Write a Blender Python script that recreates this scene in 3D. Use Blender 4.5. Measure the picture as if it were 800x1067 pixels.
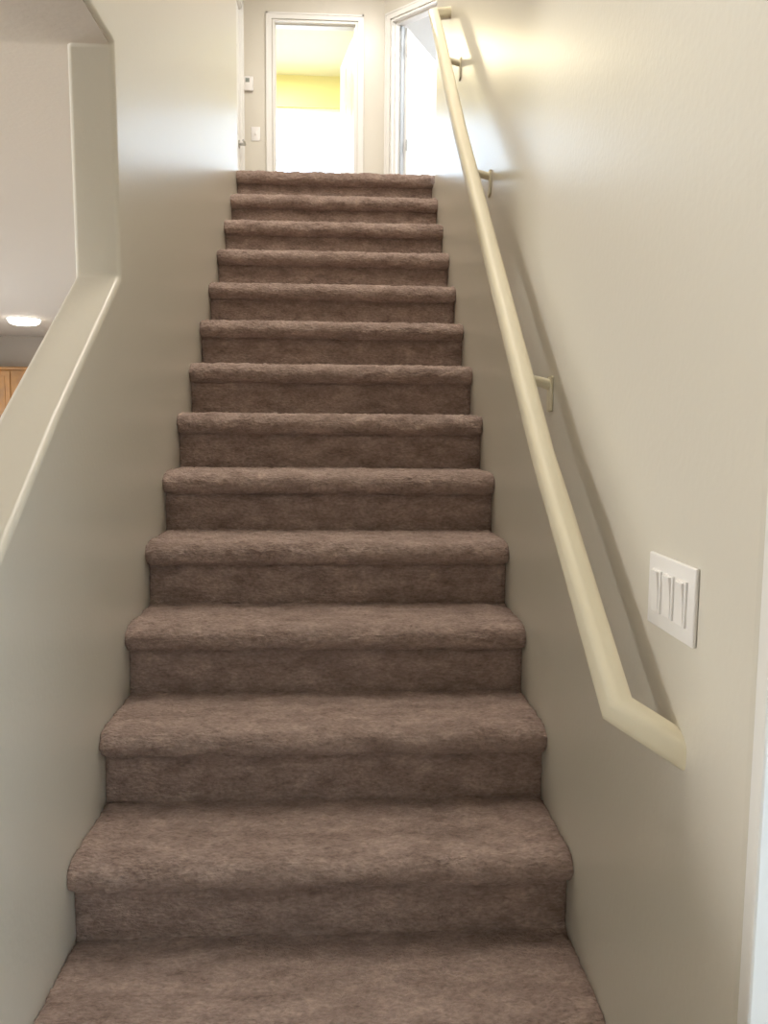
import bpy, bmesh, math, random
from mathutils import Vector, Matrix, noise
C = bpy.context.scene.collection
SC = bpy.context.scene
for o in list(bpy.data.objects): bpy.data.objects.remove(o)

# ---------------------------------------------------------------- camera
cam = bpy.data.cameras.new('camera'); camo = bpy.data.objects.new('camera', cam); C.objects.link(camo)
cam.sensor_fit = 'VERTICAL'; cam.sensor_height = 36.0; cam.sensor_width = 27.0
cam.lens = 36.0 * 850 / 1067
cam.clip_start = 0.05
Rv = Vector((0.99853971, -0.05336208, 0.008422)); Uv = Vector((-0.00286972, 0.10328296, 0.99464788))
Fv = Vector((0.05394633, 0.99321957, -0.102979))
camo.matrix_world = Matrix(((Rv.x, Uv.x, -Fv.x, 0.03058), (Rv.y, Uv.y, -Fv.y, -4.61544), (Rv.z, Uv.z, -Fv.z, -1.37582), (0, 0, 0, 1)))
SC.camera = camo

# ---------------------------------------------------------------- sky and exposure
world = bpy.data.worlds.new('sky'); SC.world = world; world.use_nodes = True
bg = world.node_tree.nodes['Background']
bg.inputs['Color'].default_value = (0.64, 0.81, 1.0, 1); bg.inputs['Strength'].default_value = 9.0
SC.view_settings.view_transform = 'Standard'; SC.view_settings.look = 'None'
SC.view_settings.gamma = 1; SC.view_settings.use_curve_mapping = False
SC.view_settings.exposure = 0.0

def portal(loc, normal, w, h):
    l = bpy.data.lights.new('window_daylight', 'AREA'); l.shape = 'RECTANGLE'; l.size = w; l.size_y = h
    l.cycles.is_portal = True
    o = bpy.data.objects.new('window_daylight', l); C.objects.link(o); o.location = loc
    n = Vector(normal).normalized(); o.rotation_euler = (-n).to_track_quat('Z', 'Y').to_euler()
    return o
portal((-0.62, 4.80, 1.3), (0, -1, 0), 1.36, 1.6)       # bedroom window
portal((1.9, 4.95, 1.25), (0, -1, 0), 1.8, 1.7)         # side room window
portal((-5.98, -2.85, -1.15), (1, 0, 0), 2.1, 1.1)       # living room window
portal((0.66, -4.17, -1.82), (-1, 0, 0), 0.96, 2.04)    # open front door

def area(name, loc, direction, w, h, power, col):
    l = bpy.data.lights.new(name, 'AREA'); l.shape = 'RECTANGLE'; l.size = w; l.size_y = h; l.energy = power; l.color = col
    o = bpy.data.objects.new(name, l); C.objects.link(o); o.location = loc
    o.rotation_euler = (-Vector(direction)).to_track_quat('Z', 'Y').to_euler(); return o
LAMP_KITCHEN = 30
area('stairwell_overhead_fill', (0.0, -2.0, 2.40), (0, 0, -1), 0.6, 2.4, 66, (1.0, 0.94, 0.84))  # added overhead panel without a fixture, stretched to light treads evenly
area('hall_fill', (0.1, 1.5, 2.40), (0, 0, -1), 0.5, 0.5, 36, (1.0, 0.95, 0.88))  # added unseen panel to brighten the upstairs hall
area('bedroom_fill', (-0.7, 3.9, 2.38), (0, 0, -1), 0.3, 0.3, 34, (1.0, 0.86, 0.56))  # added warm fill, unseen, to brighten the yellow room
area('side_room_fill', (1.9, 3.0, 2.40), (0, 0, -1), 0.5, 0.5, 75, (0.95, 0.98, 1.0))  # added fill, unseen, to bleach the open door leaf
area('living_room_daylight', (-5.9, -2.85, -1.12), (1, 0.0, 0), 2.0, 0.55, 150, (1.0, 0.94, 0.84))
area('living_ceiling_fill', (-5.9, 2.0, -1.75), (1, -0.1, 0.1), 2.6, 1.8, 75, (1.0, 0.94, 0.88))  # added fill panel to lift the living room ceiling

# ---------------------------------------------------------------- materials
def mat(name, col, rough=0.6, bump=0.0, bscale=120, var=0.0, vscale=8, spec=0.5, metal=0.0, emit=None, detail=3, col2=None):
    m = bpy.data.materials.new(name); m.use_nodes = True; nt = m.node_tree; b = nt.nodes['Principled BSDF']
    b.inputs['Base Color'].default_value = (*col, 1); b.inputs['Roughness'].default_value = rough
    b.inputs['Specular IOR Level'].default_value = spec; b.inputs['Metallic'].default_value = metal
    tc = nt.nodes.new('ShaderNodeTexCoord')
    if var or col2:
        n = nt.nodes.new('ShaderNodeTexNoise'); n.inputs['Scale'].default_value = vscale; n.inputs['Detail'].default_value = detail
        nt.links.new(tc.outputs['Object'], n.inputs['Vector'])
        r = nt.nodes.new('ShaderNodeValToRGB'); r.color_ramp.elements[0].position = .35; r.color_ramp.elements[1].position = .65
        c2 = col2 or tuple(min(1, c * (1 + var)) for c in col)
        r.color_ramp.elements[0].color = (*[c * (1 - var) for c in col], 1); r.color_ramp.elements[1].color = (*c2, 1)
        nt.links.new(n.outputs['Fac'], r.inputs['Fac']); nt.links.new(r.outputs['Color'], b.inputs['Base Color'])
    if bump:
        n2 = nt.nodes.new('ShaderNodeTexNoise'); n2.inputs['Scale'].default_value = bscale; n2.inputs['Detail'].default_value = 2
        nt.links.new(tc.outputs['Object'], n2.inputs['Vector'])
        bp = nt.nodes.new('ShaderNodeBump'); bp.inputs['Strength'].default_value = bump; bp.inputs['Distance'].default_value = 0.002
        nt.links.new(n2.outputs['Fac'], bp.inputs['Height']); nt.links.new(bp.outputs['Normal'], b.inputs['Normal'])
    if emit:
        b.inputs['Emission Color'].default_value = (*emit[:3], 1); b.inputs['Emission Strength'].default_value = emit[3]
    return m
M = {}
M['wall'] = mat('semi_gloss_wall_paint', (0.68, 0.645, 0.565), 0.32, bump=0.22, bscale=70, spec=0.5)
M['flat'] = mat('flat_ceiling_paint', (0.62, 0.56, 0.49), 0.7, bump=0.4, bscale=60)
M['yellow'] = mat('yellow_room_paint', (0.88, 0.80, 0.40), 0.5, bump=0.3, bscale=70)
M['yceil'] = mat('pale_yellow_ceiling_paint', (0.85, 0.83, 0.62), 0.7, bump=0.3, bscale=70)
M['white'] = mat('white_trim_paint', (0.80, 0.79, 0.76), 0.35)
M['cream'] = mat('cream_rail_paint', (0.74, 0.68, 0.52), 0.5, bump=0.1, bscale=40)
M['plate'] = mat('white_switch_plastic', (0.82, 0.80, 0.78), 0.35)
M['steel'] = mat('brushed_steel', (0.45, 0.44, 0.42), 0.35, metal=1.0)
M['wood'] = mat('honey_oak', (0.30, 0.135, 0.022), 0.4, bump=0.2, bscale=30, var=0.18, vscale=6)
M['kitchen'] = mat('taupe_kitchen_paint', (0.34, 0.28, 0.22), 0.6, bump=0.3, bscale=60)
M['tile'] = mat('beige_floor_tile', (0.42, 0.36, 0.30), 0.5, var=0.1, vscale=3)
M['rubber_and_shade'] = mat('grey_weatherstrip_and_gap_shade', (0.42, 0.45, 0.48), 0.6)  # front door weatherstrip, and the painted shade in the side room door gap
M['screen'] = mat('grey_display', (0.25, 0.28, 0.26), 0.3)
M['lampglass'] = mat('lit_lamp_diffuser', (0.9, 0.9, 0.88), 0.4, emit=(1.0, 0.93, 0.82, 14.0))
M['hallglass'] = mat('lit_hall_lamp_glass', (0.9, 0.9, 0.85), 0.4, emit=(1.0, 0.9, 0.72, 9.0))
def glass_mat():
    m = bpy.data.materials.new('clear_window_glass'); m.use_nodes = True; nt = m.node_tree; nt.nodes.clear()
    o = nt.nodes.new('ShaderNodeOutputMaterial'); t = nt.nodes.new('ShaderNodeBsdfTransparent'); g = nt.nodes.new('ShaderNodeBsdfGlossy')
    g.inputs['Roughness'].default_value = 0.02; x = nt.nodes.new('ShaderNodeMixShader'); x.inputs[0].default_value = 0.06
    nt.links.new(t.outputs[0], x.inputs[1]); nt.links.new(g.outputs[0], x.inputs[2]); nt.links.new(x.outputs[0], o.inputs[0]); return m
M['glass'] = glass_mat()
def carpet_mat():
    m = bpy.data.materials.new('mauve_brown_cut_pile_carpet'); m.use_nodes = True; nt = m.node_tree; b = nt.nodes['Principled BSDF']
    b.inputs['Roughness'].default_value = 1.0; b.inputs['Specular IOR Level'].default_value = 0.05
    b.inputs['Sheen Weight'].default_value = 0.25; b.inputs['Sheen Roughness'].default_value = 0.6; b.inputs['Sheen Tint'].default_value = (0.9, 0.75, 0.68, 1)
    tc = nt.nodes.new('ShaderNodeTexCoord')
    mp = nt.nodes.new('ShaderNodeMapping'); mp.inputs['Scale'].default_value = (0.6, 1.3, 1.3); nt.links.new(tc.outputs['Object'], mp.inputs['Vector'])
    a = nt.nodes.new('ShaderNodeTexNoise'); a.inputs['Scale'].default_value = 18; a.inputs['Detail'].default_value = 7; a.inputs['Roughness'].default_value = .72
    nt.links.new(mp.outputs['Vector'], a.inputs['Vector'])
    r = nt.nodes.new('ShaderNodeValToRGB'); r.color_ramp.elements[0].position = .32; r.color_ramp.elements[1].position = .70
    r.color_ramp.elements[0].color = (0.250, 0.180, 0.160, 1); r.color_ramp.elements[1].color = (0.55, 0.43, 0.385, 1)
    nt.links.new(a.outputs['Fac'], r.inputs['Fac'])
    f = nt.nodes.new('ShaderNodeTexNoise'); f.inputs['Scale'].default_value = 130; f.inputs['Detail'].default_value = 4
    nt.links.new(mp.outputs['Vector'], f.inputs['Vector'])
    r2 = nt.nodes.new('ShaderNodeValToRGB'); r2.color_ramp.elements[0].position = .3; r2.color_ramp.elements[1].position = .7
    r2.color_ramp.elements[0].color = (.74, .72, .71, 1); r2.color_ramp.elements[1].color = (1.2, 1.18, 1.16, 1)
    nt.links.new(f.outputs['Fac'], r2.inputs['Fac'])
    mx = nt.nodes.new('ShaderNodeMix'); mx.data_type = 'RGBA'; mx.blend_type = 'MULTIPLY'; mx.inputs[0].default_value = 1
    nt.links.new(r.outputs['Color'], mx.inputs[6]); nt.links.new(r2.outputs['Color'], mx.inputs[7]); nt.links.new(mx.outputs[2], b.inputs['Base Color'])
    bp = nt.nodes.new('ShaderNodeBump'); bp.inputs['Strength'].default_value = 0.9; bp.inputs['Distance'].default_value = 0.012
    nt.links.new(f.outputs['Fac'], bp.inputs['Height']); nt.links.new(bp.outputs['Normal'], b.inputs['Normal'])
    return m
M['carpet'] = carpet_mat()

# ---------------------------------------------------------------- helpers
def box(bm, x0, x1, y0, y1, z0, z1, bev=0.0, seg=2):
    r = bmesh.ops.create_cube(bm, size=1.0); vs = r['verts']
    for v in vs:
        v.co = Vector(((x0 + x1) / 2 + v.co.x * abs(x1 - x0), (y0 + y1) / 2 + v.co.y * abs(y1 - y0), (z0 + z1) / 2 + v.co.z * abs(z1 - z0)))
    if bev:
        es = list({e for v in vs for e in v.link_edges})
        bmesh.ops.bevel(bm, geom=es, offset=bev, segments=seg, affect='EDGES', profile=0.5)
def cyl(bm, p0, p1, r0, r1=None, n=20):
    p0 = Vector(p0); p1 = Vector(p1); d = p1 - p0; r1 = r0 if r1 is None else r1
    q = Vector((0, 0, 1)).rotation_difference(d.normalized()).to_matrix().to_4x4()
    bmesh.ops.create_cone(bm, cap_ends=True, segments=n, radius1=r0, radius2=r1, depth=d.length, matrix=Matrix.Translation((p0 + p1) / 2) @ q)
def prism(bm, pts, f, a, b):
    """pts 2-D outline, f(u, v, w) -> xyz, extruded between w=a and w=b"""
    A = [bm.verts.new(f(u, v, a)) for u, v in pts]; B = [bm.verts.new(f(u, v, b)) for u, v in pts]
    bm.faces.new(A); bm.faces.new(B[::-1]); n = len(pts)
    for i in range(n): bm.faces.new((A[i], B[i], B[(i + 1) % n], A[(i + 1) % n]))
    bmesh.ops.recalc_face_normals(bm, faces=bm.faces[:])
def sweep(bm, path, w, h, up=(0, 0, 1), bev=0.3, n=5):
    """rounded-rectangle section swept along a polyline with mitred corners"""
    sec = []; r = min(w, h) * bev
    for cx, cy, a0 in ((w / 2 - r, h / 2 - r, 0), (-w / 2 + r, h / 2 - r, 90), (-w / 2 + r, -h / 2 + r, 180), (w / 2 - r, -h / 2 + r, 270)):
        for k in range(n): a = math.radians(a0 + 90 * k / (n - 1)); sec.append((cx + r * math.cos(a), cy + r * math.sin(a)))
    P = [Vector(p) for p in path]; rings = []
    for i, p in enumerate(P):
        d0 = (p - P[i - 1]).normalized() if i else (P[1] - p).normalized(); d1 = (P[i + 1] - p).normalized() if i < len(P) - 1 else d0
        t = (d0 + d1).normalized(); s = Vector(up).cross(t).normalized(); u = t.cross(s).normalized()
        k = 1 / max(0.5, math.cos(d0.angle(d1) / 2)) if i and i < len(P) - 1 else 1
        rings.append([bm.verts.new(p + s * a * k + u * b) for a, b in sec])
    for i in range(len(rings) - 1):
        for j in range(len(sec)):
            bm.faces.new((rings[i][j], rings[i][(j + 1) % len(sec)], rings[i + 1][(j + 1) % len(sec)], rings[i + 1][j]))
    bm.faces.new(rings[0]); bm.faces.new(rings[-1]); bmesh.ops.recalc_face_normals(bm, faces=bm.faces[:])
def tube(bm, path, r, n=10):
    sweep(bm, path, 2 * r, 2 * r, bev=0.499, n=4)
def obj(name, bm, m, parent=None, smooth=False, bevel=None, label=None):
    me = bpy.data.meshes.new(name); bm.to_mesh(me); bm.free(); me.materials.append(m)
    o = bpy.data.objects.new(name, me); C.objects.link(o)
    if smooth:
        for p in me.polygons: p.use_smooth = True
        me.set_sharp_from_angle(angle=math.radians(50))
    if bevel:
        b = o.modifiers.new('bevel', 'BEVEL'); b.width = bevel; b.segments = 4; b.limit_method = 'ANGLE'; b.angle_limit = math.radians(25)
        for p in me.polygons: p.use_smooth = True
        me.set_sharp_from_angle(angle=math.radians(80))
    if parent:
        o.parent = parent; o.matrix_parent_inverse = Matrix.Translation(-parent.location) if False else parent.matrix_basis.inverted()
    if label: o['label'] = label
    return o
def struct(name, bm, m, **k):
    o = obj(name, bm, m, **k)
    if not k.get('parent'): o['kind'] = 'structure'
    return o
def thing(name, label, cat, loc=(0, 0, 0), group=None):
    o = bpy.data.objects.new(name, None); C.objects.link(o); o.location = loc; o['label'] = label; o['category'] = cat
    o.empty_display_size = 0.1
    if group: o['group'] = group
    bpy.context.view_layer.update(); return o
YZ = lambda u, v, w: (w, u, v)
XZ = lambda u, v, w: (u, w, v)
B = bmesh.new

RISE = 0.19; RUN = 0.24544; W = 1.0635; HW = W / 2; NS = 15
ZF = -NS * RISE        # -2.85 lower floor
ZC = 2.44              # upper ceiling
WT = 0.115

# ---------------------------------------------------------------- structure: lower floor
bm = B(); box(bm, -6.2, 1.6, -6.2, 6.4, ZF - 0.12, ZF); struct('floor_lower', bm, M['tile'])
# stairwell left wall: knee wall with sloping cap, opening and header in one skin
capz = [(-2.441, -0.998), (-2.946, -1.358), (-3.246, -1.596), (-3.62, -1.895), (-4.15, -1.895)]
pts = [(6.25, ZF), (6.25, -0.06), (0.05, -0.06), (0.05, ZC), (-6.0, ZC), (-6.0, -0.436), (-2.456, -0.436)] + capz + [(-4.15, ZF)]
bm = B(); prism(bm, pts, YZ, -HW - WT, -HW); struct('wall_left', bm, M['wall'], bevel=0.012)
# stairwell right wall with the front door opening
DY0, DY1 = -4.65, -3.685
pts = [(3.0, ZF), (3.0, -0.06), (-0.10, -0.06), (-0.10, ZC), (-6.0, ZC), (-6.0, ZF), (DY0, ZF), (DY0, -0.81), (DY1, -0.81), (DY1, ZF)]
bm = B(); prism(bm, pts, YZ, HW, HW + WT); struct('wall_right', bm, M['wall'], bevel=0.012)
bm = B(); box(bm, -6.2, HW + WT, -6.15, -6.0, ZF, ZC); struct('wall_front', bm, M['wall'])
bm = B(); box(bm, -6.2, 1.6, 6.25, 6.4, ZF, -0.06); struct('wall_kitchen', bm, M['kitchen'])
# living room left wall with window opening
bm = B(); x0, x1 = -6.15, -6.0
box(bm, x0, x1, -6.15, -3.9, ZF, -0.05); box(bm, x0, x1, -1.8, 0.6, ZF, -0.05); box(bm, x0, x1, 3.4, 6.4, ZF, -0.05)
box(bm, x0, x1, -3.9, -1.8, ZF, -1.7); box(bm, x0, x1, -3.9, -1.8, -0.6, -0.05); box(bm, x0, x1, 0.6, 3.4, -0.75, -0.05)
struct('wall_living_room', bm, M['flat'])
def yz_window(name, a, b_, c_, d, mull):
    bm = B(); t = 0.05
    box(bm, -6.12, -6.04, a, a + t, c_, d); box(bm, -6.12, -6.04, b_ - t, b_, c_, d)
    box(bm, -6.12, -6.04, a + t, b_ - t, c_, c_ + t); box(bm, -6.12, -6.04, a + t, b_ - t, d - t, d)
    box(bm, -6.11, -6.05, mull - .02, mull + .02, c_ + t, d - t)
    wf = struct(name, bm, M['white']); bm = B(); box(bm, -6.085, -6.08, a + t, b_ - t, c_ + t, d - t); obj('pane', bm, M['glass'], wf)
yz_window('window_1', -3.9, -1.8, -1.7, -0.6, -2.85)
yz_window('window_added', 0.6, 3.4, ZF, -0.75, 2.0)  # unseen second opening, added to let more light onto the living room ceiling
# ceilings downstairs
bm = B(); box(bm, -6.1, -HW - WT, -2.456, 6.3, -0.25, -0.06); struct('ceiling_lower', bm, M['flat'])
bm = B(); box(bm, -6.1, -HW - 0.010, -6.05, -2.449, -0.4395, -0.06); struct('ceiling_soffit', bm, M['flat'])

# unseen slab and walls outside the front door, added to block sky light
bm = B(); box(bm, HW + WT, 3.4, -7.0, -1.6, -0.55, -0.40); struct('ceiling_sky_block', bm, M['flat'])
bm = B(); box(bm, 3.3, 3.45, -7.0, -1.6, ZF, -0.55); box(bm, HW + WT, 3.4, -1.75, -1.6, ZF, -0.55); struct('wall_sky_block', bm, M['flat'])
# front door frame (white jamb in the opening at the right)
bm = B()
box(bm, HW - 0.002, HW + WT + 0.02, DY1 - 0.028, DY1 - 0.001, ZF, -0.812, 0.004)
box(bm, HW - 0.002, HW + WT + 0.02, DY0 + 0.001, DY0 + 0.028, ZF, -0.812, 0.004)
box(bm, HW - 0.002, HW + WT + 0.02, DY0 + 0.028, DY1 - 0.028, -0.84, -0.812, 0.004)
dj = struct('door_1', bm, M['white'])
bm = B(); box(bm, HW + 0.055, HW + 0.068, DY1 - 0.040, DY1 - 0.028, ZF, -0.84, 0.003)
obj('weatherstrip', bm, M['rubber_and_shade'], dj)
bm = B(); box(bm, HW - 0.03, HW + WT + 0.03, DY0 + 0.0, DY1 - 0.0, ZF, ZF + 0.02, 0.006); obj('threshold', bm, M['steel'], dj)
bm = B()   # open door leaf folded back outside the opening
box(bm, HW + WT + 0.03, HW + WT + 0.90, DY0 - 0.05, DY0 - 0.005, ZF + 0.02, -0.84, 0.004)
for (a, b_) in ((0.12, 0.40), (0.50, 0.78)):
    for (c_, d) in ((ZF + 0.2, ZF + 0.75), (ZF + 0.9, ZF + 1.75)):
        box(bm, HW + WT + a, HW + WT + b_, DY0 - 0.006, DY0 + 0.004, c_, d, 0.006)
obj('door_leaf', bm, M['white'], dj)

# ---------------------------------------------------------------- structure: upper floor
bm = B(); box(bm, -1.9, 3.7, 0.0, 5.0, -0.05, 0.0); struct('floor_upper', bm, M['carpet'])
bm = B(); box(bm, -1.9, 3.7, -6.15, 5.1, ZC, ZC + 0.1); struct('ceiling_upper', bm, M['flat'])
bm = B(); box(bm, -0.95, -HW - WT, -0.07, 0.049, -0.05, ZC); struct('wall_landing_return', bm, M['wall'])
# hall left wall with closed closet door
LX = -0.797
pts = [(0.05, 0), (0.05, ZC), (2.68, ZC), (2.68, 0), (2.50, 0), (2.50, 2.03), (1.75, 2.03), (1.75, 0)]
bm = B(); prism(bm, pts, YZ, LX - WT, LX); struct('wall_hall_left', bm, M['wall'])
# back wall with bedroom doorway
BY = 2.68; BT = 0.115; DX0, DX1 = -0.548, 0.166
pts = [(-1.9, 0), (-1.9, ZC), (0.392, ZC), (0.392, 0), (DX1, 0), (DX1, 2.03), (DX0, 2.03), (DX0, 0)]
bm = B(); prism(bm, pts, XZ, BY, BY + BT); struct('wall_back', bm, M['wall'])
# angled wall with the side room doorway
AO = Vector((0.392, 2.68, 0)); s2 = math.sqrt(.5)
def ANG(u, v, w): return (AO.x + u * s2 + w * s2, AO.y - u * s2 + w * s2, v)
pts = [(0, 0), (0, ZC), (1.43, ZC), (1.43, 0), (0.85, 0), (0.85, 2.03), (0.09, 2.03), (0.09, 0)]
bm = B(); prism(bm, pts, ANG, 0, BT); struct('wall_angled', bm, M['wall'])
bm = B(); box(bm, 1.40, 1.52, -0.10, 1.67, 0, ZC); box(bm, HW + WT, 1.52, -0.20, -0.10, -0.05, ZC); struct('wall_hall_right', bm, M['wall'])
bm = B(); box(bm, 1.52, 3.6, 1.60, 1.72, 0, ZC); box(bm, 3.5, 3.62, 1.72, 5.0, 0, ZC); struct('wall_side_room', bm, M['white'])
bm = B(); box(bm, 0.28, 0.392, BY + BT, 4.74, 0, ZC); struct('wall_divider', bm, M['white'])
bm = B(); box(bm, -1.9, -1.78, BY + BT, 4.74, 0, ZC); struct('wall_bedroom_left', bm, M['yellow'])
# far wall of bedroom with window, far wall of side room with window
wx0, wx1, wz0, wz1 = -1.30, 0.06, 0.5, 2.10
bm = B(); y0, y1 = 4.74, 4.86
box(bm, -1.9, wx0, y0, y1, 0, ZC); box(bm, wx1, 0.392, y0, y1, 0, ZC); box(bm, wx0, wx1, y0, y1, 0, wz0); box(bm, wx0, wx1, y0, y1, wz1, ZC)
struct('wall_bedroom_far', bm, M['yellow'])
bm = B(); box(bm, -1.78, 0.28, BY + BT, 4.74, ZC - 0.012, ZC - 0.001); struct('ceiling_bedroom', bm, M['yceil'])
bm = B()
for (a, b_, c_, d) in ((wx0, wx0 + .04, wz0, wz1), (wx1 - .04, wx1, wz0, wz1), (wx0 + .04, wx1 - .04, wz0, wz0 + .04), (wx0 + .04, wx1 - .04, wz1 - .04, wz1)):
    box(bm, a, b_, y0 + 0.03, y0 + 0.09, c_, d)
w2 = struct('window_2', bm, M['white'])
bm = B(); box(bm, wx0 + .04, wx1 - .04, y0 + .055, y0 + .06, wz0 + .04, wz1 - .04); obj('pane', bm, M['glass'], w2)
bm = B(); y0, y1 = 4.88, 5.0
vx0, vx1, vz0, vz1 = 1.0, 2.8, 0.4, 2.1
box(bm, 0.392, vx0, y0, y1, 0, ZC); box(bm, vx1, 3.6, y0, y1, 0, ZC); box(bm, vx0, vx1, y0, y1, 0, vz0); box(bm, vx0, vx1, y0, y1, vz1, ZC)
struct('wall_side_room_far', bm, M['white'])
bm = B()
for (a, b_, c_, d) in ((vx0, vx0 + .04, vz0, vz1), (vx1 - .04, vx1, vz0, vz1), (vx0 + .04, vx1 - .04, vz0, vz0 + .04), (vx0 + .04, vx1 - .04, vz1 - .04, vz1), (1.88, 1.92, vz0 + .04, vz1 - .04)):
    box(bm, a, b_, y0 + 0.03, y0 + 0.09, c_, d)
w3 = struct('window_3', bm, M['white'])
bm = B(); box(bm, vx0 + .04, vx1 - .04, y0 + .055, y0 + .06, vz0 + .04, vz1 - .04); obj('pane', bm, M['glass'], w3)

# door casings
def casing(name, f, u0, u1, top, w=0.06, t=0.016, depth=BT, jamb=True, stopm=True):
    """f(u, v, w): u along wall, v up, w into wall; face trim + jamb lining"""
    bm = B()
    def bx(a, b_, c_, d, e, g):
        vs = []; r = bmesh.ops.create_cube(bm, size=1.0)['verts']
        for v in r: v.co = Vector(f((a + b_) / 2 + v.co.x * (b_ - a), (c_ + d) / 2 + v.co.y * (d - c_), (e + g) / 2 + v.co.z * (g - e)))
    g_ = 0.006
    bx(u0 - w, u0 - g_, 0, top + w, -t, -0.0005); bx(u1 + g_, u1 + w, 0, top + w, -t, -0.0005); bx(u0 - g_, u1 + g_, top + g_, top + w, -t, -0.0005)
    bx(u0 - w, u0 - w + 0.014, 0, top + w, -t - 0.006, -t); bx(u1 + w - 0.014, u1 + w, 0, top + w, -t - 0.006, -t); bx(u0 - w, u1 + w, top + w - 0.014, top + w, -t - 0.006, -t)
    if jamb:
        bx(u0, u0 + 0.015, 0, top, -0.008, depth + 0.008); bx(u1 - 0.015, u1, 0, top, -0.008, depth + 0.008); bx(u0 + 0.015, u1 - 0.015, top - 0.015, top, -0.008, depth + 0.008)
        bx(u0 + 0.015, u0 + 0.026, 0, top - .015, 0.03, 0.06); bx(u1 - 0.026, u1 - 0.015, 0, top - .015, 0.03, 0.06); bx(u0 + .026, u1 - .026, top - 0.026, top - 0.015, 0.03, 0.06)
    bmesh.ops.recalc_face_normals(bm, faces=bm.faces[:])
    return struct(name, bm, M['white'])
casing('trim_1', lambda u, v, w: (u, BY + w, v), DX0, DX1, 2.03, w=0.055)
casing('trim_2', ANG, 0.09, 0.85, 2.03)
casing('trim_3', lambda u, v, w: (LX - w, u, v), 1.75, 2.50, 2.03)

# doors: hinged leaves with panels, hinges, lever
def leaf(name, hinge, ang, width, z0=0.012, h=2.0, th=0.035, hm=None, lever_side=1, both=True):
    R = Matrix.Translation(hinge) @ Matrix.Rotation(ang, 4, 'Z')
    bm = B(); box(bm, 0.004, width, -th / 2, th / 2, z0, z0 + h, 0.002)
    for (a, b_) in ((0.11, width / 2 - 0.04), (width / 2 + 0.04, width - 0.11)):
        for (c_, d) in ((0.22, 0.78), (0.98, 1.56), (1.66, 1.88)):
            for s in (-1, 1):
                box(bm, a, b_, s * (th / 2) - 0.004, s * (th / 2) + 0.004, c_, d, 0.0035, 1)
    bm.transform(R); d = struct(name, bm, M['white'])
    for zc in (0.22, 1.05, 1.82):
        bm = B(); cyl(bm, (0, -th / 2 - .003, zc - 0.045), (0, -th / 2 - .003, zc + 0.045), 0.006, n=12); box(bm, -0.001, 0.032, -th / 2 - 0.002, -th / 2 + .001, zc - 0.045, zc + 0.045)
        bm.transform(R); obj('hinge', bm, hm or M['steel'], d)
    for s in (-1, 1):
        bm = B(); y = s * th / 2
        cyl(bm, (width - 0.065, y, 0.93), (width - 0.065, y + s * 0.01, 0.93), 0.032); cyl(bm, (width - 0.065, y + s * .01, 0.93), (width - 0.065, y + s * 0.05, 0.93), 0.011)
        tube(bm, [(width - 0.055, y + s * 0.05, 0.93), (width - 0.11, y + s * 0.052, 0.93), (width - 0.17, y + s * 0.048, 0.925)], 0.009)
        bm.transform(R); obj('door_handle', bm, M['steel'], d, smooth=True)
    return d
leaf('door_2', (0.160, BY + BT + 0.03, 0), math.radians(100), 0.70)
bm = B(); prism(bm, [(0.1055, 0.02), (0.1055, 0.055), (0.118, 0.055), (0.118, 0.02)], lambda u, v, w: ANG(u, w, v + 0.075), 0.0, 2.01)  # dark strip on the jamb standing in for the shaded hinge-side gap
gap_strip = bm
hp = Vector(ANG(0.115, 0, BT + 0.03))
d3 = leaf('door_3', hp, math.radians(63), 0.73)
obj('gap_shade', gap_strip, M['rubber_and_shade'], d3)
leaf('door_4', (LX - 0.028, 1.772, 0), math.radians(90), 0.708)

# baseboards
bm = B(); box(bm, LX, LX + 0.012, 0.06, 1.68, 0, 0.08, 0.003); box(bm, LX, LX + .012, 2.57, 2.668, 0, 0.08, .003); struct('baseboard_hall_left', bm, M['white'])
bm = B(); box(bm, LX + .012, DX0 - .06, BY - 0.012, BY, 0, 0.08, 0.003); box(bm, DX1 + .06, 0.38, BY - 0.012, BY, 0, 0.08, 0.003); struct('baseboard_back', bm, M['white'])

# ---------------------------------------------------------------- the carpeted staircase
stair = thing('carpeted_staircase', 'straight staircase fully covered in mauve brown carpet with rounded nosings between two walls', 'staircase', (0, -NS * RUN, ZF))
NT = 0.072; NP = 0.030
def stair_piece(prof, seed, nx=210, amp=1.0, hw=HW - 0.001):
    bm = B(); n = len(prof); rows = []
    # normals of the profile
    nr = []
    for i in range(n):
        a = Vector(prof[max(0, i - 1)]); b_ = Vector(prof[min(n - 1, i + 1)]); t = (b_ - a).normalized(); nr.append(Vector((-t.y, t.x)))
    for i in range(n):
        y, z = prof[i]; row = []
        for j in range(nx + 1):
            x = -hw + 2 * hw * j / nx
            p = Vector((x, y, z))
            d = noise.noise(p * 22 + Vector((seed * 3.1, 0, 0))) * 0.0035 + noise.noise(Vector((x * 75, y * 130, z * 130)) + Vector((seed, 5, 0))) * 0.0050 + noise.noise(Vector((x * 28, y * 55, z * 55)) + Vector((7, seed, 2))) * 0.0035 + noise.noise(Vector((x * 190, y * 240, z * 240)) + Vector((0, seed, 9))) * 0.0020
            e = min(1.0, (hw - abs(x)) / 0.018); d = d * amp - (1 - e) ** 2 * 0.006
            if i == 0: d = 0
            row.append(bm.verts.new((x, y + nr[i].x * d, z + nr[i].y * d)))
        rows.append(row)
    for i in range(n - 1):
        for j in range(nx): bm.faces.new((rows[i][j], rows[i][j + 1], rows[i + 1][j + 1], rows[i + 1][j]))
    return bm
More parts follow.
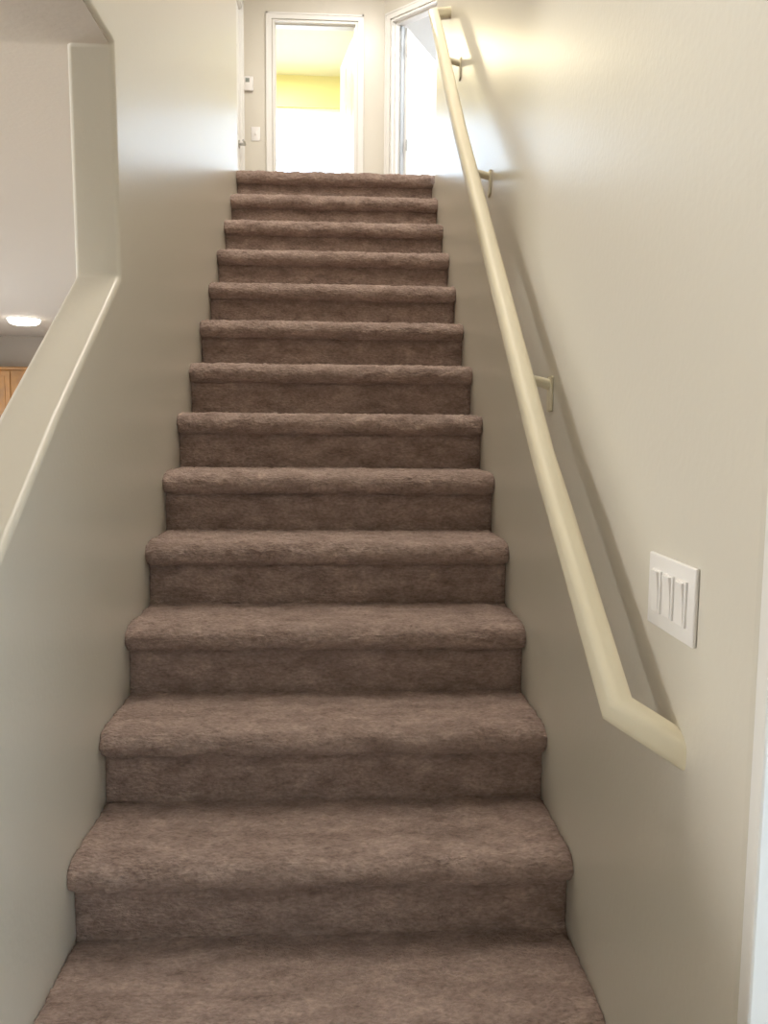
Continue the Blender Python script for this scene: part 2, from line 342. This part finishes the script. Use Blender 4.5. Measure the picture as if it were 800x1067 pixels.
def tread_profile(k):
    y0 = -(k - 1) * RUN; z0 = -(k - 1) * RISE; P = []
    depth = RUN + 0.004 if k > 1 else 0.10
    # underside of nosing, then the round front, then flat tread running back
    P.append((y0 + 0.004, z0 - NT + .004)); P.append((y0 - 0.018, z0 - NT + 0.001))
    cy, cz, ry, rz = y0 - 0.002, z0 - NT / 2 - 0.001, NP + 0.013, NT / 2
    for a in range(0, 13):
        t = math.radians(-80 + 170 * a / 12)   # from below round the front to the top
        P.append((cy - ry * math.cos(t), cz + rz * math.sin(t)))
    n = 34 if k > 8 else 12
    ys = P[-1][0]
    for a in range(1, n + 1): P.append((ys + (y0 + depth - ys) * a / n, z0 - 0.001 + 0.001))
    return P
def riser_profile(k):
    y0 = -(k - 1) * RUN; z0 = -k * RISE; z1 = -(k - 1) * RISE - NT + 0.004; n = 18
    return [(y0 + (0.0), z0 - 0.003 + (z1 - z0 + 0.003) * a / n) for a in range(n + 1)]
for k in range(1, NS + 1):
    nx = 230 if k > 7 else 150
    bm = stair_piece([(y, z) for y, z in tread_profile(k)], k * 1.7, nx)
    bmesh.ops.recalc_face_normals(bm, faces=bm.faces[:])
    obj('tread', bm, M['carpet'], stair, smooth=True)
    pr = riser_profile(k)
    bm = stair_piece([(y, z) for y, z in pr], k * 2.3 + 50, nx, amp=0.6)
    bmesh.ops.recalc_face_normals(bm, faces=bm.faces[:])
    obj('riser', bm, M['carpet'], stair, smooth=True)
bm = B()
poly = [(0.02, ZF)]
poly += [(0.02, -0.012)]
for k in range(1, NS + 1):
    poly += [(-(k - 1) * RUN + 0.006, -(k - 1) * RISE - 0.012), (-(k - 1) * RUN + 0.006, -k * RISE - 0.012 if k < NS else ZF)]
prism(bm, poly, YZ, -HW + 0.003, HW - 0.003); obj('stair_core', bm, M['carpet'], stair)

# ---------------------------------------------------------------- handrail
rail = thing('wall_handrail', 'long cream painted wooden handrail on small brackets running up the right stair wall', 'handrail', (HW - 0.08, -3.43, -1.8))
RX = HW - 0.08
path = [(HW + 0.03, -3.497, -1.859), (RX + 0.004, -3.424, -1.800), (RX, -3.093, -1.543), (RX, -2.941, -1.435), (RX, -2.2, -0.815), (RX, -1.613, -0.325), (RX, -0.98, 0.255), (RX, -0.70, 0.50), (HW + 0.02, -0.66, 0.53)]
bm = B(); sweep(bm, path, 0.044, 0.048, bev=0.34); obj('rail', bm, M['cream'], rail, smooth=True)
def railz(y):
    pp = [(q[1], q[2]) for q in path[1:-1]]
    for (a, za), (b_, zb) in zip(pp, pp[1:]):
        if a <= y <= b_: return za + (zb - za) * (y - a) / (b_ - a)
    return pp[-1][1]
for y in (-2.68, -1.80, -1.04):
    z = railz(y); bm = B()
    box(bm, HW - 0.006, HW - 0.0005, y - 0.021, y + 0.021, z - 0.118, z - 0.035, 0.005, 3)
    tube(bm, [(HW - 0.004, y, z - 0.055), (HW - 0.030, y, z - 0.048), (HW - 0.055, y, z - 0.043), (RX, y, z - 0.034), (RX, y, z - 0.022)], 0.0125)
    sweep(bm, [(RX, y - 0.03, railz(y - 0.03) - 0.026), (RX, y + 0.03, railz(y + 0.03) - 0.026)], 0.026, 0.004)
    obj('bracket', bm, M['cream'], rail, smooth=True)

# ---------------------------------------------------------------- switches and thermostat
sy0, sy1, sz0, sz1 = -3.520, -3.350, -1.682, -1.568
sp = thing('light_switch_plate', 'white three gang rocker switch plate on the right stair wall near the handrail end', 'light switch', (HW, (sy0 + sy1) / 2, (sz0 + sz1) / 2))
bm = B(); box(bm, HW - 0.007, HW, sy0, sy1, sz0, sz1, 0.003, 3); obj('plate', bm, M['plate'], sp, smooth=True)
for i in (-1, 0, 1):
    yc = (sy0 + sy1) / 2 + i * 0.046; zc = (sz0 + sz1) / 2
    bm = B(); box(bm, HW - 0.0105, HW - 0.0065, yc - 0.0165, yc + 0.0165, zc - 0.0335, zc + 0.0335, 0.001)
    f = obj('rocker_frame', bm, M['plate'], sp)
    bm = B()
    prism(bm, [(zc - 0.031, HW - 0.0095), (zc - 0.031, HW - 0.0115), (zc, HW - 0.0118), (zc + 0.031, HW - 0.0150), (zc + 0.031, HW - 0.0095)], lambda u, v, w: (v, w, u), yc - 0.0115, yc + 0.0125)
    obj('rocker', bm, M['plate'], f)
bs = thing('light_switch_plate', 'small white single switch plate on the upstairs hall wall left of the open doorway', 'light switch', (-0.694, BY, 1.10))
bm = B(); box(bm, -0.733, -0.657, BY - 0.006, BY, 1.045, 1.16, 0.002, 2); obj('plate', bm, M['plate'], bs, smooth=True)
bm = B(); box(bm, -0.7, -0.69, BY - 0.016, BY - 0.005, 1.092, 1.116, 0.002); obj('toggle', bm, M['plate'], bs)
th = thing('thermostat', 'small white thermostat high on the upstairs hall wall above the switch', 'thermostat', (-0.757, BY, 1.5))
bm = B(); box(bm, -0.787, -0.712, BY - 0.026, BY, 1.447, 1.562, 0.006, 3); obj('housing', bm, M['plate'], th, smooth=True)
bm = B(); box(bm, -0.775, -0.742, BY - 0.0275, BY - 0.0255, 1.513, 1.545); obj('display', bm, M['screen'], th)

# ---------------------------------------------------------------- kitchen end of the living room
def cabinet(x, n):
    t = thing('wall_cabinet', 'honey oak wall cabinet beyond the sloping knee wall, hung below the ceiling', 'cabinet', (x, 6.25, -0.70), 'oak wall cabinets on the kitchen wall')
    bm = B(); box(bm, x, x + 0.76, 5.93, 6.25, -1.46, -0.70, 0.002); box(bm, x - 0.0, x + 0.76, 5.915, 6.25, -0.70, -0.66, 0.006); obj('body', bm, M['wood'], t)
    for s in (0, 1):
        a = x + 0.01 + s * 0.375; bm = B()
        box(bm, a, a + 0.365, 5.91, 5.929, -1.445, -0.715, 0.003); box(bm, a + 0.06, a + 0.305, 5.902, 5.912, -1.385, -0.775, 0.004)
        d = obj('door', bm, M['wood'], t)
        bm = B(); kx = a + (0.335 if s == 0 else 0.03); cyl(bm, (kx, 5.91, -1.40), (kx, 5.885, -1.40), 0.008, 0.013); obj('knob', bm, M['steel'], d)
    return t
for i, x in enumerate((-4.46, -5.23)):
    t = cabinet(x, i)
t0 = [o for o in C.objects if o.name.startswith('wall_cabinet')]
t0[0]['label'] = 'honey oak wall cabinet seen at the left edge, nearer to the sloping knee wall'
t0[1]['label'] = 'honey oak wall cabinet farther left, away from the sloping knee wall'
for o in t0: o['group'] = 'oak wall cabinets on the kitchen wall'
LP = (-3.345, 4.46, -0.25)
cl = thing('flush_ceiling_light', 'round lit flush ceiling light beyond the sloping knee wall at left', 'ceiling light', LP)
bm = B(); cyl(bm, (LP[0], LP[1], LP[2] - 0.010), (LP[0], LP[1], LP[2]), 0.175, n=48); obj('trim_ring', bm, M['white'], cl, smooth=True)
bm = B()
for za, zb, ra, rb in ((-.010, -.034, .160, .157), (-.034, -.052, .157, .140), (-.052, -.064, .140, .105), (-.064, -.068, .105, .050)):
    cyl(bm, (LP[0], LP[1], LP[2] + zb), (LP[0], LP[1], LP[2] + za), rb, ra, n=48)
obj('diffuser', bm, M['lampglass'], cl, smooth=True)
l = bpy.data.lights.new('lamp_glow', 'AREA'); l.shape = 'DISK'; l.size = 0.25; l.energy = LAMP_KITCHEN; l.color = (1, .9, .78)
o = bpy.data.objects.new('lamp_glow', l); C.objects.link(o); o.location = (LP[0], LP[1], LP[2] - 0.08)
